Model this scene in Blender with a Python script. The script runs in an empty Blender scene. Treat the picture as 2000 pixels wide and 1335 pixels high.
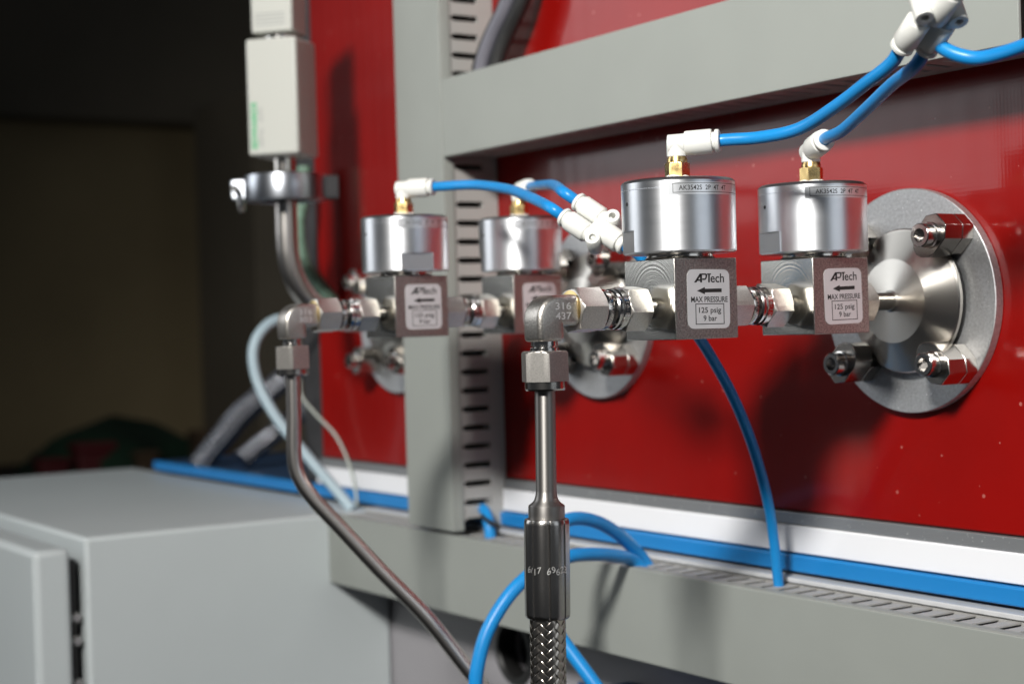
import bpy, math, random
from mathutils import Vector, Matrix
random.seed(7)
S = 0.001                                   # everything below is written in millimetres
scene = bpy.context.scene
COL = scene.collection
PI = math.pi

# ------------------------------------------------------------------ camera
cam_data = bpy.data.cameras.new('camera')
cam = bpy.data.objects.new('camera', cam_data)
COL.objects.link(cam)
CR = Vector((0.547684, 0.836152, -0.029868)); CU = Vector((0.007410, 0.030849, 0.999497)); CF = Vector((-0.836652, 0.547630, -0.010700))
CP = Vector((408.54, -332.68, -6.39))
m = Matrix.Identity(4)
for i in range(3):
    m[i][0] = CR[i]; m[i][1] = CU[i]; m[i][2] = -CF[i]; m[i][3] = CP[i]*S
cam.matrix_world = m
cam_data.sensor_width = 36; cam_data.lens = 57.41
cam_data.clip_start = 0.01; cam_data.clip_end = 60
cam_data.dof.use_dof = True; cam_data.dof.focus_distance = 0.512; cam_data.dof.aperture_fstop = 12.0
cam_data.dof.aperture_blades = 9
scene.camera = cam

# ------------------------------------------------------------------ world and lamps
world = bpy.data.worlds.new('World'); scene.world = world; world.use_nodes = True
bg = world.node_tree.nodes['Background']
bg.inputs[0].default_value = (0.80, 0.88, 1.0, 1); bg.inputs[1].default_value = 0.03

def area(name, loc, target, size, power, colour=(1, 1, 1), sy=None):
    d = bpy.data.lights.new(name, 'AREA'); d.energy = power; d.color = colour
    d.shape = 'RECTANGLE'; d.size = size*S; d.size_y = (sy or size)*S
    o = bpy.data.objects.new(name, d); COL.objects.link(o)
    o.location = Vector(loc)*S
    o.rotation_euler = (Vector(target)-Vector(loc)).to_track_quat('-Z', 'Y').to_euler()
    return o
key = area('key_lamp', (753, -1141, 800), (-50, 60, 190), 190, 6.8, (1.0, 0.975, 0.93))
key.data.spread = math.radians(70)          # a flash head with a reflector: falls off towards the edges
area('softbox_lamp', (-1250, -1000, 520), (-100, 60, 0), 700, 5.0, (0.94, 0.97, 1.0), 820)

area('right_fill_lamp', (1250, 230, 320), (-60, 0, 0), 700, 1.7, (0.86, 0.93, 1.0))  # cool fill added at right to brighten the right-facing sides

scene.view_settings.view_transform = 'Standard'; scene.view_settings.look = 'None'
scene.view_settings.exposure = 0; scene.view_settings.gamma = 1
scene.render.resolution_x = 1024; scene.render.resolution_y = 683

# ------------------------------------------------------------------ materials
MATS = {}
def mat(name, base, rough=0.5, metal=0.0, bump=None, var=None, coat=0, coat_rough=0.1, aniso=0, tangent=None, spec=None, sss=0, rvar=None, specks=None):
    """bump=(scale, strength, distance_mm[, detail]); var=(scale, amount); specks=(scale, threshold, colour)"""
    M = bpy.data.materials.new(name); M.use_nodes = True
    nt = M.node_tree; N = nt.nodes; L = nt.links
    b = N['Principled BSDF']
    b.inputs['Base Color'].default_value = (*base, 1); b.inputs['Roughness'].default_value = rough; b.inputs['Metallic'].default_value = metal
    if spec is not None: b.inputs['Specular IOR Level'].default_value = spec
    if coat: b.inputs['Coat Weight'].default_value = coat; b.inputs['Coat Roughness'].default_value = coat_rough
    if sss:
        b.inputs['Subsurface Weight'].default_value = sss; b.inputs['Subsurface Radius'].default_value = (0.002, 0.002, 0.002); b.inputs['Subsurface Scale'].default_value = 1
    tc = N.new('ShaderNodeTexCoord')
    def noise(scale, detail=3):
        n = N.new('ShaderNodeTexNoise'); n.inputs['Scale'].default_value = scale; n.inputs['Detail'].default_value = detail
        L.new(tc.outputs['Object'], n.inputs['Vector']); return n
    def mixcol(fac, a, bcol):
        x = N.new('ShaderNodeMix'); x.data_type = 'RGBA'
        L.new(fac, x.inputs[0])
        if hasattr(a, 'links'): L.new(a, x.inputs[6])
        else: x.inputs[6].default_value = (*a, 1)
        x.inputs[7].default_value = (*bcol, 1)
        return x.outputs[2]
    colour = None
    if var:
        n = noise(var[0], 5); r = N.new('ShaderNodeMapRange'); r.inputs[1].default_value = .3; r.inputs[2].default_value = .7
        L.new(n.outputs[0], r.inputs[0])
        colour = mixcol(r.outputs[0], tuple(c*(1-var[1]) for c in base), tuple(min(1, c*(1+var[1])) for c in base))
    if specks:
        n = noise(specks[0], 1); r = N.new('ShaderNodeMapRange'); r.inputs[1].default_value = specks[1]; r.inputs[2].default_value = specks[1]+.03
        L.new(n.outputs[0], r.inputs[0])
        colour = mixcol(r.outputs[0], colour if colour is not None else base, specks[2])
    if colour is not None: L.new(colour, b.inputs['Base Color'])
    if rvar:
        n = noise(rvar[0], 4); r = N.new('ShaderNodeMapRange'); r.inputs[1].default_value = .3; r.inputs[2].default_value = .7
        r.inputs[3].default_value = rough-rvar[1]; r.inputs[4].default_value = rough+rvar[1]
        L.new(n.outputs[0], r.inputs[0]); L.new(r.outputs[0], b.inputs['Roughness'])
    if bump:
        n = noise(bump[0], bump[3] if len(bump) > 3 else 2)
        bp = N.new('ShaderNodeBump'); bp.inputs['Strength'].default_value = bump[1]; bp.inputs['Distance'].default_value = bump[2]*S
        L.new(n.outputs[0], bp.inputs['Height']); L.new(bp.outputs[0], b.inputs['Normal'])
    if aniso:
        b.inputs['Anisotropic'].default_value = aniso
        t = N.new('ShaderNodeTangent'); t.direction_type = 'RADIAL'; t.axis = tangent or 'Z'
        L.new(t.outputs[0], b.inputs['Tangent']); b.inputs['Anisotropic Rotation'].default_value = .25
    MATS[name] = M
    return M
def nodes_of(name):
    nt = MATS[name].node_tree
    return nt, nt.nodes, nt.links, nt.nodes['Principled BSDF']

STEEL = (0.60, 0.575, 0.54)
mat('steel_nut', STEEL, 0.38, 1, bump=(1900, .42, .05), var=(2000, .12))
mat('steel_smooth', (0.63, 0.60, 0.56), 0.19, 1, bump=(4000, .06, .02))
mat('steel_cast', (0.56, 0.53, 0.49), 0.40, 1, bump=(1500, .8, .10, 2), var=(1500, .15))
mat('steel_bead', (0.42, 0.41, 0.385), 0.42, 1, bump=(1500, 1, .14, 2), var=(1500, .35))
mat('steel_tube', (0.34, 0.325, 0.31), 0.48, 1, aniso=.65, tangent='Z')
mat('steel_drawn', (0.62, 0.59, 0.56), 0.30, 1, bump=(3000, .05, .02))
mat('steel_dark', (0.40, 0.385, 0.37), 0.27, 1, bump=(2600, .30, .05), var=(2600, .16))
mat('steel_braid', (0.50, 0.46, 0.41), 0.26, 1)
mat('steel_hub', (0.66, 0.63, 0.58), 0.30, 1, aniso=.8, tangent='Y')
mat('steel_claw', (0.50, 0.475, 0.44), 0.22, 1, bump=(3000, .10, .02))
mat('aluminium_cap', (0.90, 0.92, 0.95), 0.38, 1, aniso=.6, tangent='Z')
mat('aluminium_flat', (0.55, 0.56, 0.57), 0.42, 1, bump=(2500, .25, .04))
mat('aluminium_top', (0.30, 0.31, 0.33), 0.40, 1)
mat('aluminium_plate', (0.58, 0.59, 0.60), 0.58, 1, bump=(1100, .75, .12, 3), var=(900, .14), specks=(800, .72, (.98, .98, .98)))  # near-white specks paint in the sparkle of the blasted metal
mat('aluminium_clamp', (0.56, 0.59, 0.64), 0.36, 1, aniso=.6, tangent='Z')
mat('chrome', (0.68, 0.66, 0.64), 0.17, 1)
mat('brass', (0.74, 0.54, 0.24), 0.30, 1, bump=(1200, .15, .04), rvar=(400, .08))
mat('gold_washer', (0.60, 0.45, 0.20), 0.30, 1)
mat('white_plastic', (0.74, 0.745, 0.71), 0.38, bump=(500, .08, .05), sss=.15)
mat('gauge_plastic', (0.52, 0.53, 0.49), 0.45, bump=(900, .1, .04))
mat('thread_seal', (0.82, 0.82, 0.80), 0.7, bump=(1500, .6, .15))
mat('blue_tube', (0.012, 0.25, 0.62), 0.36, spec=.4, sss=.1, rvar=(150, .06), var=(60, .07))
mat('duct_grey', (0.285, 0.302, 0.282), 0.50, spec=.35, bump=(1300, .12, .04), var=(25, .03), specks=(45, .80, (.25, .26, .25)))
mat('duct_slot_grey', (0.37, 0.365, 0.35), 0.52, spec=.35, bump=(1300, .12, .04), var=(40, .05))
mat('panel_white', (0.80, 0.81, 0.84), 0.45)
mat('panel_trim', (0.30, 0.31, 0.32), 0.42, 0.6, bump=(900, .6, .10), specks=(900, .74, (.8, .8, .8)))
mat('deck_blue', (0.010, 0.19, 0.50), 0.38, bump=(200, .15, .2), spec=.5)
mat('deck_top_blue', (0.02, 0.05, 0.11), 0.40)
mat('rail_grey', (0.52, 0.53, 0.54), 0.4)
mat('cabinet_grey', (0.50, 0.545, 0.555), 0.42, bump=(900, .18, .05, 3), var=(15, .02), specks=(38, .83, (.30, .33, .33)))
mat('machine_grey', (0.33, 0.32, 0.34), 0.5, var=(20, .06))
mat('rubber_black', (0.012, 0.012, 0.012), 0.5)
mat('post_black', (0.035, 0.034, 0.036), 0.45, var=(40, .3))
mat('cable_grey', (0.13, 0.13, 0.155), 0.45)
mat('cable_blue_grey', (0.36, 0.47, 0.53), 0.45)
mat('cable_green', (0.16, 0.27, 0.20), 0.5, var=(300, .35))
mat('wire_sheath', (0.42, 0.46, 0.42), 0.45)
mat('conduit_braid', (0.26, 0.27, 0.30), 0.24, 1)
mat('box_blue', (0.006, 0.055, 0.17), 0.45)
mat('print_black', (0.012, 0.012, 0.012), 0.55)
mat('print_green', (0.02, 0.42, 0.16), 0.5)
mat('print_grey', (0.30, 0.31, 0.31), 0.5)
mat('label_film', (0.62, 0.62, 0.64), 0.32, 0.35, spec=.5, rvar=(120, .06), var=(60, .05))
mat('label_clear', (0.70, 0.72, 0.75), 0.30, 0.75)
mat('stamp_highlight', (0.95, 0.94, 0.92), 0.52, 1)  # pale lettering paints in the light caught by stamped edges
mat('room_paint', (0.34, 0.265, 0.145), 0.8, var=(1.5, .25))
mat('room_paint_shaded', (0.17, 0.145, 0.105), 0.8, var=(2, .25))  # darker copy of the room paint, shade put into the colour
mat('bench_top', (0.02, 0.018, 0.016), 0.7)
mat('cloth_green', (0.006, 0.028, 0.012), 0.9, var=(12, .4))
mat('box_red', (0.10, 0.008, 0.010), 0.6, var=(8, .3))
mat('box_brown', (0.075, 0.045, 0.022), 0.8, var=(9, .3))
mat('box_black', (0.012, 0.011, 0.012), 0.6)

# red lacquered panel: base red, dust specks, fine vertical ripple and a faint cloth weave under the lacquer
mat('red_lacquer', (0.23, 0.0026, 0.0016), 0.34, coat=.48, coat_rough=.13, var=(14, .10), spec=.15)
nt, N, L, B = nodes_of('red_lacquer')
tc = N.new('ShaderNodeTexCoord')
def wave(direction, scale, dist):
    w = N.new('ShaderNodeTexWave'); w.bands_direction = direction; w.inputs['Scale'].default_value = scale; w.inputs['Distortion'].default_value = dist
    w.inputs['Detail'].default_value = 1; L.new(tc.outputs['Object'], w.inputs['Vector']); return w.outputs['Fac']
def math_node(op, a, b_):
    x = N.new('ShaderNodeMath'); x.operation = op
    for i, v in enumerate((a, b_)):
        if isinstance(v, (int, float)): x.inputs[i].default_value = v
        else: L.new(v, x.inputs[i])
    return x.outputs[0]
h1 = wave('X', 210, .8); h2 = wave('Z', 210, .8); h3 = wave('X', 26, 1.5)
nz = N.new('ShaderNodeTexNoise'); nz.inputs['Scale'].default_value = 40; nz.inputs['Detail'].default_value = 2
L.new(tc.outputs['Object'], nz.inputs['Vector'])
hh = math_node('ADD', math_node('ADD', math_node('MULTIPLY', h1, .14), math_node('MULTIPLY', h2, .10)), math_node('ADD', math_node('MULTIPLY', h3, .7), math_node('MULTIPLY', nz.outputs[0], 2.0)))
bp = N.new('ShaderNodeBump'); bp.inputs['Strength'].default_value = .35; bp.inputs['Distance'].default_value = .00008
L.new(hh, bp.inputs['Height']); L.new(bp.outputs[0], B.inputs['Coat Normal']); L.new(bp.outputs[0], B.inputs['Normal'])
sx = N.new('ShaderNodeSeparateXYZ'); L.new(tc.outputs['Object'], sx.inputs[0]); cx = N.new('ShaderNodeCombineXYZ'); L.new(sx.outputs[0], cx.inputs[0]); L.new(sx.outputs[2], cx.inputs[1])
vor = N.new('ShaderNodeTexVoronoi'); vor.voronoi_dimensions = '2D'; vor.inputs['Scale'].default_value = 85; L.new(cx.outputs[0], vor.inputs['Vector'])
sm = N.new('ShaderNodeMapping'); sm.inputs['Scale'].default_value = (9, 40, 1); sm.inputs['Rotation'].default_value = (0, 0, .5); L.new(cx.outputs[0], sm.inputs['Vector'])
sn = N.new('ShaderNodeTexNoise'); sn.inputs['Scale'].default_value = 1; sn.inputs['Detail'].default_value = 4; L.new(sm.outputs[0], sn.inputs['Vector'])
sr = N.new('ShaderNodeMapRange'); sr.inputs[1].default_value = .35; sr.inputs[2].default_value = .7; sr.inputs[3].default_value = .09; sr.inputs[4].default_value = .22; L.new(sn.outputs[0], sr.inputs[0]); L.new(sr.outputs[0], B.inputs['Coat Roughness'])
sel = N.new('ShaderNodeTexWhiteNoise'); L.new(vor.outputs['Color'], sel.inputs['Vector'])
rad = math_node('MULTIPLY', math_node('POWER', sel.outputs['Value'], 3.0), .075)
near = math_node('LESS_THAN', vor.outputs['Distance'], math_node('SUBTRACT', rad, .018))
old = B.inputs['Base Color'].links[0].from_socket
mx = N.new('ShaderNodeMix'); mx.data_type = 'RGBA'; L.new(math_node('MULTIPLY', near, .30), mx.inputs[0]); L.new(old, mx.inputs[6]); mx.inputs[7].default_value = (.75, .35, .30, 1)
L.new(mx.outputs[2], B.inputs['Base Color'])

# milled faces: concentric tool marks about the bore of the valve body (local y axis)
mat('steel_milled', (0.66, 0.645, 0.60), 0.20, 1)
nt, N, L, B = nodes_of('steel_milled')
tc = N.new('ShaderNodeTexCoord'); sp = N.new('ShaderNodeSeparateXYZ'); L.new(tc.outputs['Object'], sp.inputs[0])
def ring_height(freq):
    x2 = math_node('POWER', math_node('ABSOLUTE', math_node('ADD', sp.outputs[0], -.0015), 0), 2.0); z2 = math_node('POWER', math_node('ABSOLUTE', math_node('ADD', sp.outputs[2], -.001), 0), 2.0)
    r = math_node('SQRT', math_node('ADD', x2, z2), 0)
    nn = N.new('ShaderNodeTexNoise'); nn.noise_dimensions = '1D'; nn.inputs['Scale'].default_value = freq; nn.inputs['Detail'].default_value = 4
    L.new(r, nn.inputs['W']); return nn.outputs[0]
rh = ring_height(1500)
bp = N.new('ShaderNodeBump'); bp.inputs['Strength'].default_value = .24; bp.inputs['Distance'].default_value = .00008
L.new(rh, bp.inputs['Height']); L.new(bp.outputs[0], B.inputs['Normal'])

# turned cap: fine horizontal grooves
nt, N, L, B = nodes_of('aluminium_cap')
tc = N.new('ShaderNodeTexCoord'); mp = N.new('ShaderNodeMapping'); mp.inputs['Scale'].default_value = (30, 30, 9000)
L.new(tc.outputs['Object'], mp.inputs['Vector'])
nz = N.new('ShaderNodeTexNoise'); nz.inputs['Scale'].default_value = 1; nz.inputs['Detail'].default_value = 3; L.new(mp.outputs[0], nz.inputs['Vector'])
bp = N.new('ShaderNodeBump'); bp.inputs['Strength'].default_value = .35; bp.inputs['Distance'].default_value = .00003
L.new(nz.outputs[0], bp.inputs['Height']); L.new(bp.outputs[0], B.inputs['Normal'])
rr = N.new('ShaderNodeMapRange'); rr.inputs[3].default_value = .31; rr.inputs[4].default_value = .45; L.new(nz.outputs[0], rr.inputs[0]); L.new(rr.outputs[0], B.inputs['Roughness'])

# ------------------------------------------------------------------ mesh helpers
class MB:
    def __init__(s): s.v = []; s.f = []; s.mi = []
    def add(s, vs, fs, M=None, mi=0):
        o = len(s.v)
        for p in vs:
            p = Vector(p); s.v.append(M @ p if M is not None else p)
        for f in fs: s.f.append([i+o for i in f]); s.mi.append(mi)
        return s
    def box(s, x0, x1, y0, y1, z0, z1, M=None, mi=0):
        vs = [(x, y, z) for z in (z0, z1) for y in (y0, y1) for x in (x0, x1)]
        return s.add(vs, [(0, 2, 3, 1), (4, 5, 7, 6), (0, 1, 5, 4), (2, 6, 7, 3), (0, 4, 6, 2), (1, 3, 7, 5)], M, mi)
    def rings(s, rings, M=None, mi=0, cap0=True, cap1=True):
        n = len(rings[0]); vs = [p for r in rings for p in r]; fs = []
        for k in range(len(rings)-1):
            for i in range(n):
                j = (i+1) % n
                fs.append((k*n+i, k*n+j, (k+1)*n+j, (k+1)*n+i))
        if cap0: fs.append(tuple(range(n-1, -1, -1)))
        if cap1: fs.append(tuple((len(rings)-1)*n+i for i in range(n)))
        return s.add(vs, fs, M, mi)
    def lathe(s, prof, seg=40, M=None, mi=0, cap0=True, cap1=True):      # prof [(r, z)] upwards, about local z
        return s.rings([[(r*math.cos(2*PI*i/seg), r*math.sin(2*PI*i/seg), z) for i in range(seg)] for r, z in prof], M, mi, cap0, cap1)
    def hexnut(s, af, z0, z1, ch0=.9, ch1=.9, bore=0, M=None, rot=0):     # chamfered hexagon about local z
        a = af/2; seg = 72; zs = []
        H = z1-z0; c = a*.155
        for t in (0, .3, .6, 1): zs.append((z0+c*t*.6, t if ch0 else 1))
        for t in (1, .6, .3, 0): zs.append((z1-c*t*.6, t if ch1 else 1))
        R = []
        for z, t in zs:
            lim = a*(.985+.175*t); r_ = []
            for i in range(seg):
                th = 2*PI*i/seg; d = ((th+PI/6) % (PI/3))-PI/6
                r = min(a/math.cos(d), lim); r_.append((r*math.cos(th+rot), r*math.sin(th+rot), z))
            R.append(r_)
        return s.rings(R, M)
    def prism(s, poly, h0, h1, M=None, mi=0):                            # poly in local xy, extruded along z
        return s.rings([[(x, y, h0) for x, y in poly], [(x, y, h1) for x, y in poly]], M, mi)
    def tube(s, pts, r, seg=16, sub=8, M=None, cap=True):
        P = smooth_path(pts, sub); rings = []; n = None
        for i, p in enumerate(P):
            t = (P[min(i+1, len(P)-1)]-P[max(i-1, 0)]).normalized()
            if n is None: n = t.orthogonal().normalized()
            n = (n-t*n.dot(t)).normalized(); b = t.cross(n)
            rr = r(i/(len(P)-1)) if callable(r) else r
            rings.append([p+(n*math.cos(2*PI*k/seg)+b*math.sin(2*PI*k/seg))*rr for k in range(seg)])
        return s.rings(rings, M, 0, cap, cap)
    def build(s, name, material, parent=None, bevel=0, smooth=32, loc=None, segs=2, kind=None):
        me = bpy.data.meshes.new(name)
        off = Vector(loc) if loc is not None else Vector((0, 0, 0))
        me.from_pydata([tuple((p-off)*S) for p in s.v], [], s.f)
        ms = material if isinstance(material, (list, tuple)) else [material]
        for k in ms: me.materials.append(MATS[k])
        if len(ms) > 1: me.polygons.foreach_set('material_index', s.mi)
        me.validate(); me.update()
        me.polygons.foreach_set('use_smooth', [True]*len(me.polygons))
        me.set_sharp_from_angle(angle=math.radians(smooth))
        o = bpy.data.objects.new(name, me); COL.objects.link(o)
        if loc is not None: o.location = off*S
        if parent: o.parent = parent
        if bevel:
            b = o.modifiers.new('bevel', 'BEVEL'); b.width = bevel*S; b.segments = segs; b.limit_method = 'ANGLE'; b.angle_limit = math.radians(40)
            b.harden_normals = False
        if kind: o['kind'] = kind
        return o
def smooth_path(pts, sub):
    P = [Vector(p) for p in pts]
    if sub <= 1: return P
    out = []
    for i in range(len(P)-1):
        p0 = P[max(i-1, 0)]; p1 = P[i]; p2 = P[i+1]; p3 = P[min(i+2, len(P)-1)]
        if i == 0: p0 = p1*2-p2
        if i == len(P)-2: p3 = p2*2-p1
        for k in range(sub):
            t = k/sub
            out.append(.5*((2*p1)+(p2-p0)*t+(2*p0-5*p1+4*p2-p3)*t*t+(3*p1-p0-3*p2+p3)*t**3))
    out.append(P[-1]); return out
def frame(z, origin=(0, 0, 0), xhint=None):       # matrix whose local z points along `z`
    z = Vector(z).normalized(); x = Vector(xhint) if xhint is not None else z.orthogonal()
    x = (x-z*x.dot(z)).normalized(); y = z.cross(x)
    M = Matrix.Identity(4)
    for i in range(3): M[i][0] = x[i]; M[i][1] = y[i]; M[i][2] = z[i]; M[i][3] = origin[i]
    return M
def T(x, y, z): return Matrix.Translation((x, y, z))
def tag(o, label, cat, group=None, kind=None):
    o['label'] = label; o['category'] = cat
    if group: o['group'] = group
    if kind: o['kind'] = kind
    return o
def thing(name, loc, label, cat, group=None):
    o = bpy.data.objects.new(name, None); COL.objects.link(o); o.location = Vector(loc)*S; o.empty_display_size = .01
    return tag(o, label, cat, group)
def copy_tree(o, parent=None):
    c = o.copy(); COL.objects.link(c); c.parent = parent
    for ch in list(o.children): copy_tree(ch, c)
    return c
def text_mesh(body, shear=0, bold=0):
    cu = bpy.data.curves.new('text', 'FONT'); cu.body = body; cu.size = 1; cu.shear = shear; cu.resolution_u = 4; cu.offset = bold
    o = bpy.data.objects.new('text', cu); COL.objects.link(o)
    bpy.context.view_layer.update()
    me = bpy.data.meshes.new_from_object(o.evaluated_get(bpy.context.evaluated_depsgraph_get()))
    vs = [tuple(v.co) for v in me.vertices]; fs = [tuple(p.vertices) for p in me.polygons]
    bpy.data.objects.remove(o); bpy.data.curves.remove(cu); bpy.data.meshes.remove(me)
    return vs, fs
def text_fit(body, x0, x1, y0, y1, shear=0, bold=0):                # flat text scaled into a rectangle
    vs, fs = text_mesh(body, shear, bold)
    ax = min(v[0] for v in vs); bx = max(v[0] for v in vs); ay = min(v[1] for v in vs); by = max(v[1] for v in vs)
    return [(x0+(v[0]-ax)/(bx-ax)*(x1-x0), y0+(v[1]-ay)/(by-ay)*(y1-y0), 0) for v in vs], fs
AXY = Matrix.Rotation(-PI/2, 4, 'X')      # local z -> +y
ROT = lambda a, ax='Z': Matrix.Rotation(math.radians(a), 4, ax)

# ================================================================== SETTING
# far end of the dark workshop
o = MB().box(-3300, -3250, -1500, 3500, -1200, 1800).build('room_wall', 'room_paint'); o['kind'] = 'structure'
o = MB().box(-3246, -3180, -1500, 3500, 480, 1800).build('room_wall_shade', 'room_paint_shaded', bevel=10); o['kind'] = 'structure'  # stands in for the darker shading along the top of the wall
o = MB().box(-3300, 900, -2500, 3500, -1200, -1150).build('floor', 'bench_top'); o['kind'] = 'structure'

bench = thing('workbench', (-2650, 700, -1150), 'dark workbench far behind, carrying boxes and a cloth', 'workbench')
MB().box(-420, 350, -900, 700, 850, 880).build('bench_top', 'bench_top', bench, 4)
for x in (-400, 320):
    for y in (-880, 640): MB().box(x, x+45, y, y+45, 0, 850).build('leg', 'bench_top', bench)
def lump(name, cx, cy, z0, sx, sy, sz, material, label, cat, seed):
    rnd = random.Random(seed); R = []
    for k in range(9):
        t = k/8; w = math.sqrt(max(0, 1-t**2.2))*.96+.04; ring = []
        for i in range(28):
            a = 2*PI*i/28; q = 1+.12*math.sin(3*a+seed)+.08*math.sin(5*a+t*4)+rnd.uniform(-.03, .03)
            ring.append((cx+sx*w*q*math.cos(a), cy+sy*w*q*math.sin(a), z0+sz*t*(1+.12*math.sin(2*a+seed))))
        R.append(ring)
    return tag(MB().rings(R).build(name, material, None, 0, 60, loc=(cx, cy, z0)), label, cat)
lump('folded_cloth', -2530, 700, -269.5, 150, 170, 105, 'cloth_green', 'dark green crumpled cloth heaped on the far bench', 'cloth', 3)
def crate(name, x0, x1, y0, y1, h, material, label, cat):
    t = thing(name, ((x0+x1)/2, (y0+y1)/2, -269.5), label, cat); hx = (x1-x0)/2; hy = (y1-y0)/2
    MB().box(-hx, hx, -hy, hy, 0, h*.8).build('case', material, t, 4)
    MB().box(-hx-4, hx+4, -hy-4, hy+4, h*.8+.5, h).build('lid', material, t, 4)
crate('toolbox', -2440, -2390, 590, 655, 78, 'box_red', 'red box blurred on the far bench', 'box')
crate('toolbox', -2420, -2380, 520, 570, 55, 'box_red', 'low dark red box at the left edge of the picture', 'box')
crate('carton', -2380, -2330, 790, 850, 90, 'box_brown', 'brown carton on the far bench beside the cabinet', 'box')
crate('carton', -2370, -2340, 680, 715, 60, 'box_brown', 'small tan carton between the red box and the green cloth', 'box')

lk = thing('backdrop', (-2700, 1180, -1150), 'tall dark block added for the dark strip far behind the gauge pipe', 'backdrop')  # made-up dark block in place of a dark strip of wall shading
MB().box(-150, 150, -170, 170, 0, 1620).build('case', 'room_paint_shaded', lk, 6)
MB().box(152, 164, -165, -3, 20, 1600).build('door', 'room_paint_shaded', lk, 3); MB().box(152, 164, 3, 165, 20, 1600).build('door', 'room_paint_shaded', lk, 3)

# ================================================================== MACHINE
PY = 110.0        # front plane of the red panel
pan = thing('red_panel', (-80, PY, -99), 'glossy red lacquered machine panel behind the valves', 'panel')
MB().box(-400, 182, 0, 14, 16.2, 420).build('panel_face', 'red_lacquer', pan, .8)
MB().box(-400, 182, -1.6, 12, 11, 15.8).build('edge_trim', 'panel_trim', pan, .3)
MB().box(-404, 182, -2.6, 12, .2, 10.8).build('seal_strip', 'panel_white', pan, .5)

dk = thing('machine_deck', (-160, PY, -106), 'bright blue machine deck edge running under the red panel', 'deck')
MB().box(-592, 280, -4.5, 0, 0, 6.6).build('deck_edge', 'deck_blue', dk, .8)
MB().box(-592, 280, .3, 330, 0, 6.4).build('deck_top', 'deck_top_blue', dk)

mb = thing('machine_plinth', (0, 116, -400), 'grey machine base wall under the wiring duct', 'machine')
w = MB()      # wall with a round cable hole
hx, hz, hr = -281.5, 229.0, 14.5
n = 32; ring = [(hx+hr*math.cos(2*PI*i/n), hz+hr*math.sin(2*PI*i/n)) for i in range(n)]
def sq(a, d=26):
    c, s_ = math.cos(a), math.sin(a); k = d/max(abs(c), abs(s_)); return (hx+c*k, hz+s_*k)
outer = [sq(2*PI*i/n) for i in range(n)]
vs = [(x, 0, z) for x, z in ring]+[(x, 0, z) for x, z in outer]+[(x, 12, z) for x, z in ring]
fs = []
for i in range(n):
    j = (i+1) % n; fs += [(i, j, n+j, n+i), (j, i, 2*n+i, 2*n+j)]
w.add(vs, fs)
w.box(-470, hx-26, 0, 12, -100, 293.8); w.box(hx+26, 340, 0, 12, -100, 293.8)
w.box(hx-26, hx+26, 0, 12, -100, hz-26); w.box(hx-26, hx+26, 0, 12, hz+26, 293.8)
w.build('base_wall', 'machine_grey', mb)
MB().lathe([(hr+2.5, 0), (hr+2.5, 2), (hr-.5, 2.6), (hr-1.5, 1.2), (hr-1.5, -8)], 40, T(hx, 0, hz) @ Matrix.Rotation(PI/2, 4, 'X'), cap0=False, cap1=False).build('grommet', 'rubber_black', mb)
MB().box(hx-20, hx+20, 12.4, 14, hz-20, hz+20).build('hole_dark_sheet', 'rubber_black', mb)  # black sheet stands in for the shade inside the cable hole

bb = thing('junction_box', (-120, 112, -260), 'dark blue box under the duct, near the bottom edge', 'box')
MB().box(-66, 70, -22, 3.5, 0, 90).build('case', 'box_blue', bb, 1.5)
MB().box(-69, 73, -24, -22.3, -3, 93).build('lid', 'box_blue', bb, .6)
MB().lathe([(0, 0), (3.6, 0), (4, .5), (4, 2.2), (3, 3.4), (1.2, 3.8), (.01, 3.8)], 24, T(-62, -24, 86) @ Matrix.Rotation(PI/2, 4, 'X')).build('screw', 'chrome', bb)

rl = tag(MB().box(-411, 320, 100.5, 109.6, -109.3, -107.4).build('mounting_rail', 'rail_grey', None, .4, loc=(-40, 105, -109.3)), 'pale grey ledge strip between the blue deck edge and the slotted duct', 'rail')

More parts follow.
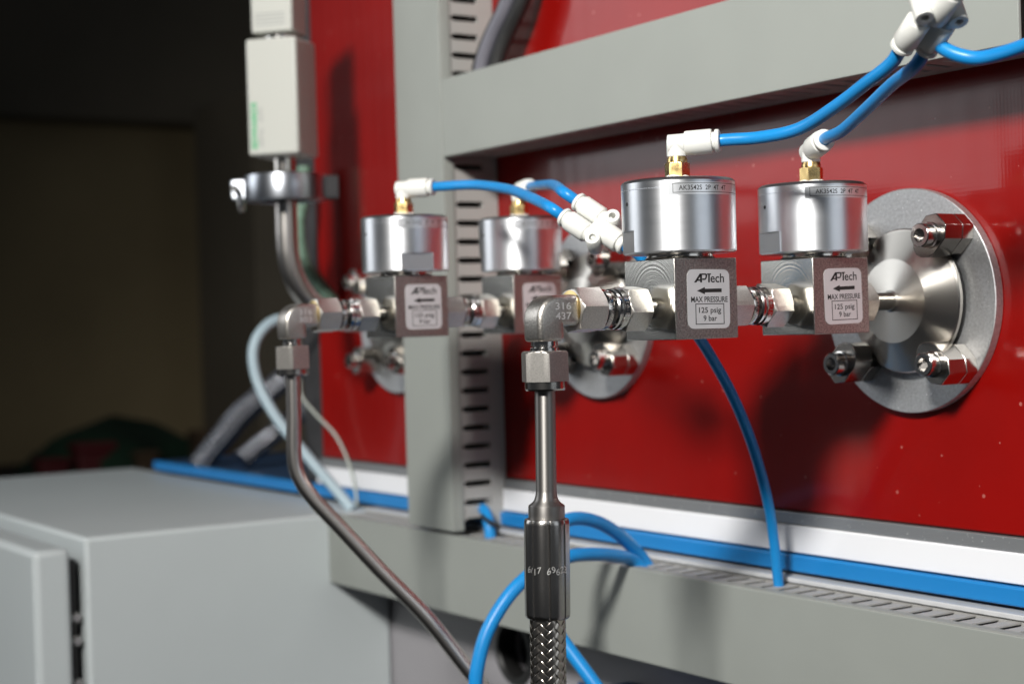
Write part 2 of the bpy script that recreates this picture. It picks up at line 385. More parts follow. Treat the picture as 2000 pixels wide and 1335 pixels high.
# ---- slotted wiring ducts: local x = length, local z = away from the panel (depth 0..32), local y = across
def duct(name, M, length, width, pitch, slot, side, first, count, label, thick=1.4, loc=(0, 0, 0)):
    D = 32.0; t = thing(name, loc, label, 'wiring duct', 'slotted grey wiring ducts on the red panel')
    Minv = T(-loc[0], -loc[1], -loc[2])
    Q = Minv @ M; hw = width/2
    b = MB(); b.box(0, length, -hw+.2, hw-.2, 0, 1.4, Q)
    b.box(0, length, -side*(hw-1.4), -side*hw, 1.4, D-3, Q) if side < 0 else b.box(0, length, -hw, -hw+1.4, 1.4, D-3, Q)
    y0, y1 = (hw-1.4, hw) if side > 0 else (-hw, -hw+1.4)
    if side < 0:
        b = MB(); b.box(0, length, -hw+.2, hw-.2, 0, 1.4, Q); b.box(0, length, hw-1.4, hw, 1.4, D-3, Q)
    b.box(0, length, y0, y1, 1.4, 9.0, Q)
    b.build('back_channel', 'duct_slot_grey', t)
    fl = MB()                                        # one finger: body with a flared lip that almost closes the slot
    hb = (pitch-slot)/2; hf = (pitch-.7)/2; yy0, yy1 = (y1-thick, y1-.02) if side > 0 else (y0+.02, y0+thick)
    prof = [(-hb, 8.9), (hb, 8.9), (hb, 23.0), (hf, 24.6), (hf, 29.6), (-hf, 29.6), (-hf, 24.6), (-hb, 23.0)]
    vs = [(x, yy0, z) for x, z in prof]+[(x, yy1, z) for x, z in prof]; k = len(prof)
    fs = [tuple(range(k)), tuple(range(2*k-1, k-1, -1))]+[(i, k+i, k+(i+1) % k, (i+1) % k) for i in range(k)]
    fl.add(vs, fs, Q.to_3x3().to_4x4())
    src = fl.build('finger', 'duct_slot_grey', t, 0)
    for q in range(count):
        f = src if q == 0 else src.copy()
        if q: COL.objects.link(f); f.parent = t
        f.location = (Q @ Vector((first+q*pitch, 0, 0)))*S
    c = MB()                                         # lid: front plate with a lip on both sides
    c.box(0, length, -hw-.9, hw+.9, D-1.5, D, Q)
    c.box(0, length, hw+.1, hw+.9, D-6.2, D-1.5, Q); c.box(0, length, -hw-.9, -hw-.1, D-6.2, D-1.5, Q)
    c.build('cover', 'duct_grey', t, .6, segs=3)
    return t
def basis(x, y, z, o):
    M = Matrix.Identity(4)
    for i in range(3): M[i][0] = x[i]; M[i][1] = y[i]; M[i][2] = z[i]; M[i][3] = o[i]
    return M
# vertical duct between the ports (fingers on the +X side)
duct('wiring_duct', basis((0, 0, 1), (1, 0, 0), (0, -1, 0), (-297.5, 109.6, -106.8)), 330, 43, 9.15, 3.0, 1, 9.0, 34,
     'upright grey slotted wiring duct standing between the valve pairs', loc=(-297.5, 109.6, -106.8))
# upper duct (fingers underneath)
duct('wiring_duct', basis((1, 0, 0), (0, 0, 1), (0, -1, 0), (-274.2, 109.6, 94.8)), 347, 36, 9.6, 4.0, -1, 6.0, 36,
     'upper horizontal grey wiring duct above the valves', thick=.55, loc=(-40, 109.6, 76))
# lower duct (fingers on top)
duct('wiring_duct', basis((1, 0, 0), (0, 0, 1), (0, -1, 0), (-411.2, 109.6, -128)), 640, 36.5, 9.6, 4.0, 1, 6.0, 64,
     'lower horizontal grey wiring duct with blue tubes entering its top', thick=.55, loc=(-100, 109.6, -146))

# dark upright behind the left edge of the panel
tag(MB().box(-512, -482.5, 114, 150, -99.2, 340).build('machine_post', 'post_black', None, 1, loc=(-497, 130, -99)), 'black upright post at the left edge of the red panel', 'post')

# ---- grey enclosure at lower left
cb = thing('control_cabinet', (-615, 27, -420), 'light grey painted steel enclosure at lower left with its door ajar', 'cabinet')
MB().box(-205, 203.8, -88, 88.5, 0, 311).build('body', 'cabinet_grey', cb, 2.2, segs=3)
MB().box(-205, 203.4, -114.5, -95.5, -2, 306.5).build('door', 'cabinet_grey', cb, 3.5, segs=4)
MB().box(-198, 199, -95.3, -92, 6, 300).build('door_gasket', 'rubber_black', cb)
for z in (270, 258, 236): MB().lathe([(.01, 0), (2.4, 0), (2.6, .6), (2.6, 3), (1.8, 4), (.01, 4)], 20, T(196, -92, z) @ Matrix.Rotation(PI/2, 4, 'Y')).build('hinge_screw', 'chrome', cb)

# ================================================================== PORT FLANGES
def flange(loc, label, bore=3.15, stub=12.5, hub=True):
    t = thing('port_flange', loc, label, 'flange', 'clamped round ports on the red panel')
    Mx = Matrix.Rotation(PI/2, 4, 'X')            # local z -> -y
    MB().lathe([(39.9, -3.9), (40.1, -3.6), (40.1, -.3), (39.8, 0), (24.0, 0), (23.2, -1.5), (.01, -1.5)], 96, T(-2.5, 0, 0) @ Mx).build('mounting_plate', 'aluminium_plate', t, smooth=30)
    MB().lathe([(24.4, .3), (25.1, .5), (25.4, 1.2), (25.1, 1.9), (24.4, 2.1), (23.0, 2.1)], 72, Mx, cap0=False, cap1=False).build('o_ring', 'rubber_black', t)
    MB().lathe([(24.6, 2.2), (25.6, 2.6), (25.7, 4.0), (25.2, 4.6), (24.6, 4.8), (15.2, 9.6), (14.8, 9.75), (bore+.8, 11.0), (bore, 11.4)], 96, Mx, cap1=False).build('adapter_cone', 'steel_hub', t, smooth=12)
    MB().lathe([(bore, 10.5), (bore, 10.5+stub)], 36, Mx).build('stub_pipe', 'steel_smooth', t)
    # claw (local: x radial outwards, y tangential, z away from the plate)
    def claw_mesh():
        c = MB()
        prof = [(-7.2, 1.8), (-7.8, 0), (-7.2, -1.8), (-5.4, -3.8), (-3.0, -5.0), (3.2, -5.0), (6.4, -2.4), (6.4, 2.4), (3.2, 5.0), (-3.0, 5.0), (-5.4, 3.8)]
        prof = prof[::-1]
        c.prism(prof, 5.6, 14.2)
        c.prism([(p[0] if p[0] > -3 else -3.0, p[1]) for p in [(6.4, -2.4), (6.4, 2.4), (3.2, 5.0), (-3.0, 5.0), (-3.0, -5.0), (3.2, -5.0)]], .05, 5.6)
        return c
    first = None
    for k in range(4):
        a = 45+90*k; A = Mx @ ROT(a) @ T(31.0, 0, 0) @ Matrix.Diagonal((1.16, 1.16, 1.0, 1))
        if first is None:
            cl = claw_mesh().build('claw', 'steel_claw', t, .25); first = cl
            bo = MB()
            bo.lathe([(3.9, 14.3), (3.9, 15.0), (3.5, 15.2)], 28, None)
            bo.lathe([(3.5, 15.2), (3.5, 18.9), (3.2, 19.2), (2.05, 19.2)], 32, None, cap1=False)
            hexr = [[(2.0*math.cos(PI/3*i/2*1)/1, 2.0*math.sin(PI/3*i/2), z) for i in range(12)] for z in (19.2, 16.6)]
            hexr = [[((1.75/max(math.cos(((PI/6*i+PI/6) % (PI/3))-PI/6), .1))*math.cos(PI/6*i), (1.75/max(math.cos(((PI/6*i+PI/6) % (PI/3))-PI/6), .1))*math.sin(PI/6*i), z) for i in range(12)] for z in (19.2, 16.6)]
            bo.rings(hexr, None, 0, False, True)
            bolt = bo.build('bolt', 'chrome', cl)
        else:
            cl = first.copy(); COL.objects.link(cl); cl.parent = t
            bolt = bolt.copy(); COL.objects.link(bolt); bolt.parent = cl
        A.translation *= S
        cl.matrix_local = A
    return t
flange((-.5, 106, -2.2), 'round metal port with claw clamps at right, behind the sharpest valve pair')
flange((-189.5, 106, -1), 'round metal port half hidden behind the steel elbow and splitter', stub=9)
flange((-377, 106, -2), 'round metal port partly hidden behind the upright duct, at left', bore=6.0, stub=6)

# ================================================================== VALVES
def LP(px, py):       # label artwork coordinates -> local (y, z) on the +X face of the body
    return (-7.8+(px-178)/697*17.2, 9.1-(py-150)/958*18.6)
def valve(loc, label, flat_deg, face_deg):
    t = thing('actuated_valve', loc, label, 'valve', 'pneumatic valves on the two steel lines')
    h = 12.7; b = MB()
    vs = [(x, y, z) for z in (-h, h) for y in (-h, h) for x in (-h, h)]
    b.add(vs, [(0, 1, 5, 4), (2, 6, 7, 3)], None, 0); b.add(vs, [(0, 2, 3, 1), (4, 5, 7, 6), (0, 4, 6, 2), (1, 3, 7, 5)], None, 1)
    me = b; 
    # weld the shared corners so that the bevel runs round every edge
    b2 = MB(); b2.v = [Vector(v) for v in vs]; b2.f = [[0, 1, 5, 4], [2, 6, 7, 3], [0, 2, 3, 1], [4, 5, 7, 6], [0, 4, 6, 2], [1, 3, 7, 5]]; b2.mi = [0, 0, 1, 1, 1, 1]
    body = b2.build('body_block', ['steel_milled', 'steel_bead'], t, .25)
    # sticker with artwork
    st = MB(); x0, z1 = LP(178, 150); x1, z0 = LP(875, 1108); r = 2.3; poly = []
    for cx, cy, a0 in ((x1-r, z1-r, 0), (x0+r, z1-r, 90), (x0+r, z0+r, 180), (x1-r, z0+r, 270)):
        for k in range(7):
            a = math.radians(a0+15*k); poly.append((cx+r*math.cos(a), cy+r*math.sin(a)))
    FX = basis((0, 1, 0), (0, 0, 1), (1, 0, 0), (0, 0, 0))
    st.prism(poly, h+.02, h+.10, FX); sticker = st.build('sticker', 'label_film', t)
    sticker.rotation_euler.x = math.radians((flat_deg*7 % 5)*.45-.9)
    art = MB(); zt = T(0, 0, h+.13)
    def poly_px(pts): art.add([(*LP(*p), 0) for p in pts], [tuple(range(len(pts)))], FX @ zt)
    def txt(body, px0, py0, px1, py1, **k):
        a = LP(px0, py1); c = LP(px1, py0); v, f = text_fit(body, a[0], c[0], a[1], c[1], **k); art.add(v, f, FX @ zt)
    poly_px([(288, 362), (328, 362), (420, 222), (386, 217)]); poly_px([(388, 224), (421, 217), (421, 362), (388, 362)]); poly_px([(330, 337), (345, 313), (388, 313), (388, 337)])
    poly_px([(421, 217), (486, 217), (486, 241), (421, 241)]); poly_px([(478, 217), (497, 222), (508, 240), (505, 270), (494, 300), (472, 322), (470, 300), (478, 270)]); poly_px([(424, 298), (476, 298), (474, 322), (424, 322)])
    poly_px([(508, 217), (570, 217), (568, 238), (505, 238)]); poly_px([(524, 238), (551, 238), (548, 362), (520, 362)])
    txt('ech', 560, 217, 785, 364, bold=.012)
    poly_px([(333, 496), (464, 437), (464, 464), (742, 460), (742, 520), (464, 524), (464, 554)])
    txt('MAX PRESSURE', 234, 590, 840, 682, bold=.016)
    for q in ([(303, 703), (778, 703), (778, 715), (303, 715)], [(303, 1028), (778, 1028), (778, 1040), (303, 1040)], [(303, 715), (315, 715), (315, 1028), (303, 1028)], [(766, 715), (778, 715), (778, 1028), (766, 1028)]): poly_px(q)
    txt('125 psig', 360, 763, 725, 882, bold=.012); txt('9 bar', 432, 896, 655, 987, bold=.012)
    art.build('printing', 'print_black', sticker)
    # neck and turned cap
    MB().lathe([(9.5, 12.75), (11.0, 12.9), (11.2, 13.3), (10.6, 13.5), (10.6, 14.2), (11.3, 14.35), (11.3, 15.2)], 56).build('neck', 'steel_smooth', t)
    seg = 144; Rc = 18.25; hf = 16.9; al = math.radians(flat_deg); R = []
    def ring(r, z, flat):
        out = []
        for i in range(seg):
            th = 2*PI*i/seg; q = r
            if flat:
                c = abs(math.cos(th-al))
                if c > .5: q = min(r, hf/c)
            out.append((q*math.cos(th), q*math.sin(th), z))
        return out
    c = MB()
    rings = [ring(10, 14.6, 0), ring(17.6, 14.6, 1), ring(18.25, 15.1, 1), ring(18.25, 21.98, 1), ring(18.25, 22.0, 0), ring(18.25, 34.6, 0), ring(18.05, 34.75, 0), ring(18.25, 34.9, 0), ring(18.25, 36.9, 0)]
    c.rings(rings); cap = c.build('cap', 'aluminium_cap', t, smooth=20)
    MB().lathe([(18.25, 36.92), (17.9, 37.5), (17.1, 38.0), (16.4, 38.0), (16.2, 37.8), (.01, 37.8)], 96).build('cap_top', 'aluminium_top', cap, smooth=40)
    for s_ in (0, PI):
        f = MB(); A = Matrix.Rotation(al+s_, 4, 'Z'); wv = math.sqrt(Rc*Rc-hf*hf)-.1
        f.add([(hf+.03, -wv, 15.15), (hf+.03, wv, 15.15), (hf+.03, wv, 21.9), (hf+.03, -wv, 21.9)], [(0, 1, 2, 3)], A); f.build('wrench_flat', 'aluminium_flat', cap)
    MB().lathe([(.65, 0), (.65, .12), (.01, .12)], 16, Matrix.Rotation(math.radians(face_deg-62), 4, 'Z') @ T(18.17, 0, 30.4) @ Matrix.Rotation(PI/2, 4, 'Y')).build('vent_hole', 'print_black', cap)
    # wrapped strip label with the type code (a0 = where it starts)
    def wrap(vs, r): return [(r*math.cos(math.radians(face_deg)+x/r), r*math.sin(math.radians(face_deg)+x/r), y) for x, y, _ in vs]
    g = MB(); n = 40; z0, z1 = 32.2, 36.1; vs = []
    for k in range(n+1):
        x = -3.2+30.5*k/n; vs += [(x, z0, 0), (x, z1, 0)]
    g.add(wrap(vs, Rc+.05), [(2*k, 2*k+2, 2*k+3, 2*k+1) for k in range(n)]); lab = g.build('code_strip', 'label_clear', t)
    g = MB(); v, f = text_fit('AK3542S  2P  4T  4T', .3, 17.3, 33.6, 35.1, bold=.006); g.add(wrap(v, Rc+.09), f)
    def bar(xa, xb, za, zb):
        vs = []
        for k in range(13): vs += [(xa+(xb-xa)*k/12, za, 0), (xa+(xb-xa)*k/12, zb, 0)]
        g.add(wrap(vs, Rc+.09), [(2*k, 2*k+2, 2*k+3, 2*k+1) for k in range(12)])
    bar(-1.6, 26, 35.62, 35.78); bar(-1.6, 26, 32.85, 33.01); bar(-1.6, -1.44, 33.0, 35.63)
    g.build('printing', 'print_black', lab)
    return t
DX, DYB, DZB, DV = -191.3, 7.5, 2.3, 58.4
valve((0, 0, 0), 'sharp front valve with silver cap, straight above the pale blue-grey steel block next to the elbow', -112, -39.2)
valve((0, DV, 0), 'valve with silver cap nearest the fully visible round port at right', -103, -41)
valve((DX, DYB, DZB), 'blurred silver-capped valve in front of the upright duct, second line', -12.5, -29.5)
valve((DX, DYB+DV, DZB), 'blurred silver-capped valve right of the upright duct, behind the steel elbow', -128, -33)
for o_, lb in zip([o for o in COL.objects if o.name.startswith('actuated_valve')],
    ['front valve in sharp focus, directly right of the stamped elbow and hex nuts',
     'rear valve of the sharp line, touching the fully visible round port at right',
     'blurred valve in front of the upright slotted duct, at left',
     'blurred valve right of the upright slotted duct, its sticker cut off by the stamped elbow']): o_['label'] = lb

# ================================================================== STEEL FITTINGS (local y along the line)
AZ = -2.6
def union(loc, y0, label, spin=0):
    """double nut joint; starts at y0 (elbow side) and runs 31 mm along +y"""
    t = thing('tube_union', loc, label, 'pipe fitting', 'double nut joints on the steel lines')
    A = AXY
    def at(d): return y0+d
    MB().hexnut(12.9, at(1.4), at(11.3), M=A @ ROT(-98+spin)).build('hex_nut', 'steel_nut', t)
    MB().lathe([(5.0, at(11.3)), (6.35, at(11.4)), (6.5, at(11.8)), (6.5, at(13.4)), (6.2, at(13.8)), (4.6, at(14.0))], 48, A, cap0=False, cap1=False).build('nut_collar', 'steel_smooth', t)
    MB().lathe([(4.6, at(13.8)), (4.5, at(15.6))], 40, A).build('groove', 'steel_dark', t)
    MB().lathe([(4.4, at(15.4)), (5.9, at(15.5)), (6.35, at(16.0)), (6.35, at(16.8)), (6.0, at(17.2)), (6.0, at(17.5)), (6.5, at(17.8)), (6.5, at(19.8)), (5.4, at(20.0))], 48, A, cap0=False, cap1=False).build('gland_ring', 'chrome', t)
    MB().hexnut(13.1, at(19.9), at(28.6), M=A @ ROT(-81+spin)).build('union_nut', 'steel_nut', t)
    MB().lathe([(3.35, at(-3)), (3.35, at(32.5))], 32, A).build('inner_tube', 'steel_smooth', t)
    def wrapped(body, d, r, a0, w):
        v, f = text_fit(body, 0, w, -.62, .62); g = MB()
        g.add([(r*math.sin(a0+x/r)*1.0, at(d)+y, r*math.cos(a0+x/r)) for x, y, _ in v], f); return g
    wrapped('K-316 VP', 12.6, 6.54, math.radians(52), 9).build('stamping', 'steel_cast', t)
    wrapped('316-1/4', 18.8, 6.54, math.radians(56), 8).build('stamping', 'steel_cast', t)
    return t
def compression_elbow(loc, label, top, bottom):
    t = thing('elbow_fitting', loc, label, 'pipe fitting', 'stamped steel elbows at the ends of the lines')
    e = MB(); hw = 4.75; y1 = 10.2; pv = 2.7; cr = 1.8; sec = []
    for cx, cy, a0 in ((1, 1, 0), (-1, 1, 90), (-1, -1, 180), (1, -1, 270)):      # rounded square section
        for k in range(6):
            q = math.radians(a0+18*k); sec.append((cx*(hw-cr)+cr*math.cos(q), cy*(hw-cr)+cr*math.sin(q)))
    rings = []
    def put(cy, cz, ang, sc=1): rings.append([(x*sc, cy-n_*sc*math.cos(ang), cz+n_*sc*math.sin(ang)) for x, n_ in sec])
    put(0, -9.2, 0, .86); put(0, -8.8, 0, .95); put(0, -8.2, 0); put(0, -pv-.2, 0)
    for k in range(13):
        q = PI/2*k/12; put(pv-pv*math.cos(q), -pv+pv*math.sin(q), q)
    put(y1-1.2, 0, PI/2); put(y1-.4, 0, PI/2, .96); put(y1, 0, PI/2, .88)
    e.rings(rings); body = e.build('elbow_body', 'steel_cast', t, 0, 50)
    for s_, za in ((top, .25), (bottom, -2.75)):
        v, f = text_fit(s_, 1.2, 7.0, za, za+2.2, bold=.01); g = MB()
        g.add([(hw+.03, x, y) for x, y, _ in v], f); g.build('stamping', 'stamp_highlight', body)
    MB().lathe([(4.4, y1-.4), (5.6, y1-.2), (5.8, y1+.5), (5.8, y1+1.3), (5.1, y1+1.8)], 44, AXY @ T(0, -.5, 0), cap0=False, cap1=False).build('washer', 'gold_washer', t)
    D = Matrix.Rotation(PI, 4, 'X')
    MB().lathe([(4.05, 8.5), (4.05, 10.6), (3.6, 10.7), (3.6, 11.0), (4.3, 11.2), (4.3, 13.0)], 40, D).build('neck', 'chrome', t)
    MB().hexnut(13.0, 12.1, 21.3, 1, 0, M=D @ ROT(53.4)).build('lower_nut', 'steel_nut', t)
    MB().lathe([(5.6, 21.2), (6.25, 21.4), (6.25, 23.5), (5.9, 24.0), (3.2, 24.05)], 56, D, cap0=False).build('nut_skirt', 'steel_smooth', t)
    return t
EY = -53.6
compression_elbow((0, EY, AZ), 'sharp stamped steel elbow above the braided hose', '316', '437')
union((0, 0, AZ), -45.0, 'double hex nut joint between the sharp elbow and the front valve')
union((0, 0, AZ), 14.0, 'double hex nut joint between the two sharp valves', 6)
compression_elbow((DX, EY+DYB, AZ+DZB), 'blurred stamped steel elbow at left above the bent tube', '316', '303')
union((DX, DYB, AZ+DZB), -45.0, 'blurred double hex nut joint right of the left elbow')
union((DX, DYB, AZ+DZB), 14.0, 'blurred double hex nut joint between the two rear valves', 9)
def end_nut(loc, label):
    t = thing('gland_nut', loc, label, 'pipe fitting', 'end nuts between valve and port')
    MB().lathe([(3.6, 0), (3.6, 2)], 32, AXY).build('inner_tube', 'steel_smooth', t)
    MB().hexnut(12.9, 1.2, 11.5, M=AXY @ ROT(-95)).build('hex_nut', 'steel_nut', t)
    MB().lathe([(4.9, 11.4), (4.9, 12.3), (4.2, 12.8), (3.2, 12.85)], 36, AXY, cap0=False).build('nut_collar', 'steel_smooth', t)
end_nut((0, DV+12.6, AZ), 'hex nut joining the sharp rear valve to the visible port')
end_nut((DX, DYB+DV+12.6, AZ+DZB), 'hex nut behind the blurred rear valve, mostly hidden')

# ---- braided hose
hz = thing('braided_hose', (0, EY-.5, -40), 'braided stainless steel hose with crimped ferrule hanging from the sharp elbow', 'hose')
hz.rotation_euler.x = -.022          # hangs very slightly off plumb
MB().lathe([(3.15, -17.6), (3.15, 14.5)], 44).build('stem', 'steel_tube', hz)
MB().lathe([(5.4, -25.6), (5.55, -25.2), (5.55, -21.5), (5.3, -21.2), (4.3, -20.5), (3.65, -19.6), (3.3, -18.4), (3.16, -17.2)], 48, cap0=True, cap1=False).build('shoulder', 'steel_tube', hz)
c = MB(); rings = []; seg = 120
def fer(r, z, amt):
    out = []
    for i in range(seg):
        th = 2*PI*i/seg; d = ((th*8/(2*PI)) % 1); g = math.exp(-((min(d, 1-d))/.040)**2)*.42 - math.exp(-((min(abs(d-.08), abs(d-.92)))/.03)**2)*.10
        flat = .10*math.cos(8*th)
        q = r-amt*(g+flat); out.append((q*math.cos(th+.3), q*math.sin(th+.3), z))
    return out
for r, z, a in ((5.0, -55.4, 0), (6.3, -55.4, .3), (6.75, -54.9, .6), (6.9, -54.0, 1), (6.95, -45, 1), (6.95, -35, 1), (6.9, -27.0, 1), (6.85, -26.2, .6), (6.6, -25.5, .2), (5.4, -25.3, 0)): rings.append(fer(r, z, a))
c.rings(rings); fr = c.build('ferrule', 'steel_dark', hz, smooth=50)
v, f = text_fit('6/17  69623', 0, 13.4, -41.3, -39.4, bold=-.012); g = MB(); r = 7.14
g.add([(r*math.cos(math.radians(-88)+x/r), r*math.sin(math.radians(-88)+x/r), y+.35*math.sin(x*1.7)) for x, y, _ in v], f); g.build('stamping', 'stamp_highlight', fr)
MB().lathe([(4.6, -160), (4.6, -55.5)], 28).build('inner_core', 'rubber_black', hz)
NS = 12; KH = .19; ZT, ZB = -54.8, -150.0; STEP = .55
def strand(idx, sgn):
    wv = 1.95; nw = 5; pts = []; nz = int((ZT-ZB)/STEP); m_ = MB(); cols = nw*2+1; V = []
    for q in range(nz+1):
        z = ZT-q*STEP; sx = KH*(ZT-z)*NS/PI
        th = 2*PI*idx/NS+sgn*KH*(ZT-z)
        ph = (sx+2*idx-.5) if sgn > 0 else (2*idx-sx-.5)
        off = (1 if sgn > 0 else -1)*.26*max(-1, min(1, 1.5*math.cos(2*PI*ph/4)))
        tang = Vector((-math.sin(th)*5.15*KH*sgn, math.cos(th)*5.15*KH*sgn, -1)).normalized(); nr = Vector((math.cos(th), math.sin(th), 0)); wd = tang.cross(nr).normalized()
        for k in range(cols):
            s_ = (k/(cols-1)-.5)*wv; lift = .11*abs(math.sin(PI*nw*k/(cols-1))) if k % 2 else 0.0
            x = s_/5.15
            base = nr*(5.15+off+lift)
            p = base+wd*s_; rad_ = math.hypot(p.x, p.y); k2 = (5.15+off+lift)/rad_
            V.append((p.x*k2, p.y*k2, z+p.z))
    fs = []
    for q in range(nz):
        for k in range(cols-1):
            a = q*cols+k; fs.append((a, a+1, a+cols+1, a+cols) if sgn < 0 else (a, a+cols, a+cols+1, a+1))
    m_.add(V, fs)
    return m_.build('braid_strand', 'steel_braid', hz, smooth=80)
for i in range(NS): strand(i, 1); strand(i, -1)

# ---- bent steel tube of the second line
bt = tag(MB().tube([(DX, -46.1, -19), (DX, -46.3, -40), (DX-.2, -46.6, -56), (DX+.6, -45.2, -65), (DX+3.5, -40.6, -74), (DX+9.5, -31, -87), (DX+17.5, -18.5, -104), (DX+27.5, -3, -124), (DX+37.5, 12, -148), (DX+45.5, 24, -166)], 3.1, 24, 10).build('steel_tube', 'steel_drawn', None, 0, 60, loc=(DX, -46, -60)),
         'polished steel tube dropping from the left elbow and bending down to the right', 'tube')

# ================================================================== PUSH-IN FITTINGS AND AIR TUBES
def push_elbow(loc, direc, label, roll=0):
    t = thing('push_in_elbow', loc, label, 'air fitting', 'white push in elbows on brass studs')
    d = Vector(direc).normalized()
    st = MB(); st.hexnut(7.0, .3, 5.9, M=ROT(12+roll)); brass = st.build('brass_stud', 'brass', t)
    MB().lathe([(3.25, 5.9), (3.25, 7.0), (3.0, 7.4), (3.0, 8.3)], 28).build('stud_collar', 'brass', brass)
    sl = MB(); rnd = random.Random(roll+3); rr = []
    for r, z in ((3.4, -.05), (4.6, .1), (4.5, .9), (3.5, 1.5)): rr.append([((r+rnd.uniform(-.35, .45))*math.cos(2*PI*i/20), (r+rnd.uniform(-.35, .45))*math.sin(2*PI*i/20), z+(rnd.uniform(0, .35) if z > .2 else 0)) for i in range(20)])
    sl.rings(rr).build('thread_seal', 'thread_seal', t)
    H = 12.1                                           # height of the outlet axis
    b = MB(); hd = Vector((d.x, d.y, 0)).normalized(); W = 3.2
    F = basis(hd, (-hd.y, hd.x, 0), (0, 0, 1), (0, 0, 0))
    prof = [(-3.1, 7.9), (3.1, 7.9)]
    ang = math.asin(d.z)
    e = MB()      # upright stem turning into the outlet
    e.lathe([(2.9, 7.6), (3.2, 7.9), (3.25, 11.2)], 28)
    e.lathe([(3.25, -2.6), (3.25, 4.0)], 28, frame(d, (0, 0, H-.3)))
    ring = []
    e.add([], [])
    # ball corner
    R = []
    for k in range(1, 12):
        a = -PI/2+PI*k/12; R.append([(3.28*math.cos(a)*math.cos(2*PI*i/28), 3.28*math.cos(a)*math.sin(2*PI*i/28), H-.6+3.28*math.sin(a)) for i in range(28)])
    e.rings(R)
    e.build('elbow_body', 'white_plastic', t, 0, 40)
    MB().lathe([(3.3, 2.6), (3.85, 2.9), (3.95, 3.3), (3.95, 11.0), (3.75, 11.5), (3.0, 11.6)], 36, frame(d, (0, 0, H-.3))).build('barrel', 'white_plastic', t, 0, 40)
    MB().lathe([(2.9, 11.4), (2.9, 12.3), (3.55, 12.5), (3.7, 12.9), (3.6, 13.7), (3.2, 14.0), (2.05, 14.0), (2.05, 12.8)], 32, frame(d, (0, 0, H-.3)), cap1=False).build('release_collar', 'white_plastic', t, 0, 40)
    o0 = Vector(loc)+Vector((0, 0, H-.3)); return (o0+d*13.5, d)
e1 = push_elbow((0, 0, 37.9), (.745, .66, .03), 'white elbow on the cap of the front valve, pointing right')
e2 = push_elbow((0, DV, 37.9), (.907, -.398, .15), 'white elbow on the cap of the valve by the visible port, pointing at the camera', 20)
e3 = push_elbow((DX, DYB, 37.9+DZB), (.80, .60, .0), 'blurred white elbow on the left valve in front of the upright duct', 8)
e4 = push_elbow((DX, DYB+DV, 37.9+DZB), (.97, -.22, .05), 'blurred white elbow on the valve behind the stamped elbow', 14)
def air_tube(pts, label, r=2.0, sub=10):
    P = Vector(pts[0])
    return tag(MB().tube(pts, r, 20, sub).build('air_tube', 'blue_tube', None, 0, 60, loc=P), label, 'air tube', 'blue plastic air tubes')
def splitter(p1, p2, out, label):
    """p1, p2: mouths of the two inlets; out: direction of the outlet axis"""
    p1, p2 = Vector(p1), Vector(p2); mid = (p1+p2)/2
    t = thing('splitter_fitting', mid, label, 'air fitting', 'white Y shaped air splitters')
    a = Vector(out).normalized(); bb_ = (p2-p1); bb_ = (bb_-a*bb_.dot(a)).normalized(); nn = a.cross(bb_)
    if nn.dot(CP-mid) < 0: nn = -nn
    def fr(o, z): return frame(z, o)
    sp_ = 3.75
    for s_ in (-1, 1):
        base = bb_*sp_*s_
        MB().lathe([(2.05, -1.2), (2.05, -2.2), (3.0, -2.3), (3.4, -1.9), (3.4, -1.0), (2.8, -.8), (2.8, .3)][::1], 32, fr(base, a), cap0=False, cap1=False).build('release_collar', 'white_plastic', t, 0, 40)
        MB().lathe([(2.85, .2), (3.4, .3), (3.6, .7), (3.6, 8.6), (3.3, 9.0), (2.9, 9.2), (2.6, 11.0)], 32, fr(base, a)).build('barrel', 'white_plastic', t, 0, 40)
        bo = MB(); off = a*13.2+bb_*5.2*s_-nn*4.2
        bo.lathe([(1.2, 7.6), (1.2, 4.4)][::-1], 24, fr(off, nn), cap1=False) if False else None
        bo.lathe([(2.5, 0), (2.6, .2), (2.6, 7.6), (2.45, 7.8), (1.25, 7.8), (1.2, 7.6), (1.2, .6)], 28, fr(off, nn)).build('mounting_boss', 'white_plastic', t, 0, 40)
        MB().lathe([(1.19, .62), (1.19, .7)], 16, fr(off, nn)).build('boss_hole', 'rubber_black', t)
    w_ = MB(); G = basis(bb_, nn, a, (0, 0, 0))
    w_.box(-5.6, 5.6, -2.3, 2.3, 8.6, 13.6, G); w_.build('web', 'white_plastic', t, 1.2, 40, segs=3)
    MB().lathe([(2.8, 9.6), (3.3, 10.0), (3.7, 12.0), (3.85, 12.6), (3.85, 20.0), (3.6, 20.4), (2.9, 20.5)], 36, fr((0, 0, 0), a)).build('outlet_barrel', 'white_plastic', t, 0, 40)
    MB().lathe([(2.8, 20.3), (2.8, 21.4), (3.4, 21.6), (3.4, 22.6), (3.0, 23.0), (2.05, 23.0), (2.05, 22.0)], 32, fr((0, 0, 0), a), cap1=False).build('release_collar', 'white_plastic', t, 0, 40)
    return [(mid+bb_*sp_*s_, a) for s_ in (-1, 1)]+[(mid+a*22, a)]
SB = splitter((-49.35, -2.4, 34.2), (-50.65, -7.6, 29.0), (.75, .35, -.55), 'bright white Y splitter at the left of the front valve cap')
SA = splitter((91.2, 8.4, 68.8), (91.8, 15.6, 67.2), (.82, -.215, .535), 'grey-white Y splitter cut off by the top edge at right')
def run(e, mids, s_): return [e[0]+e[1]*(-2), e[0]+e[1]*3]+[Vector(q) for q in mids]+[s_[0]-s_[1]*9, s_[0]-s_[1]*2, s_[0]+s_[1]*3]
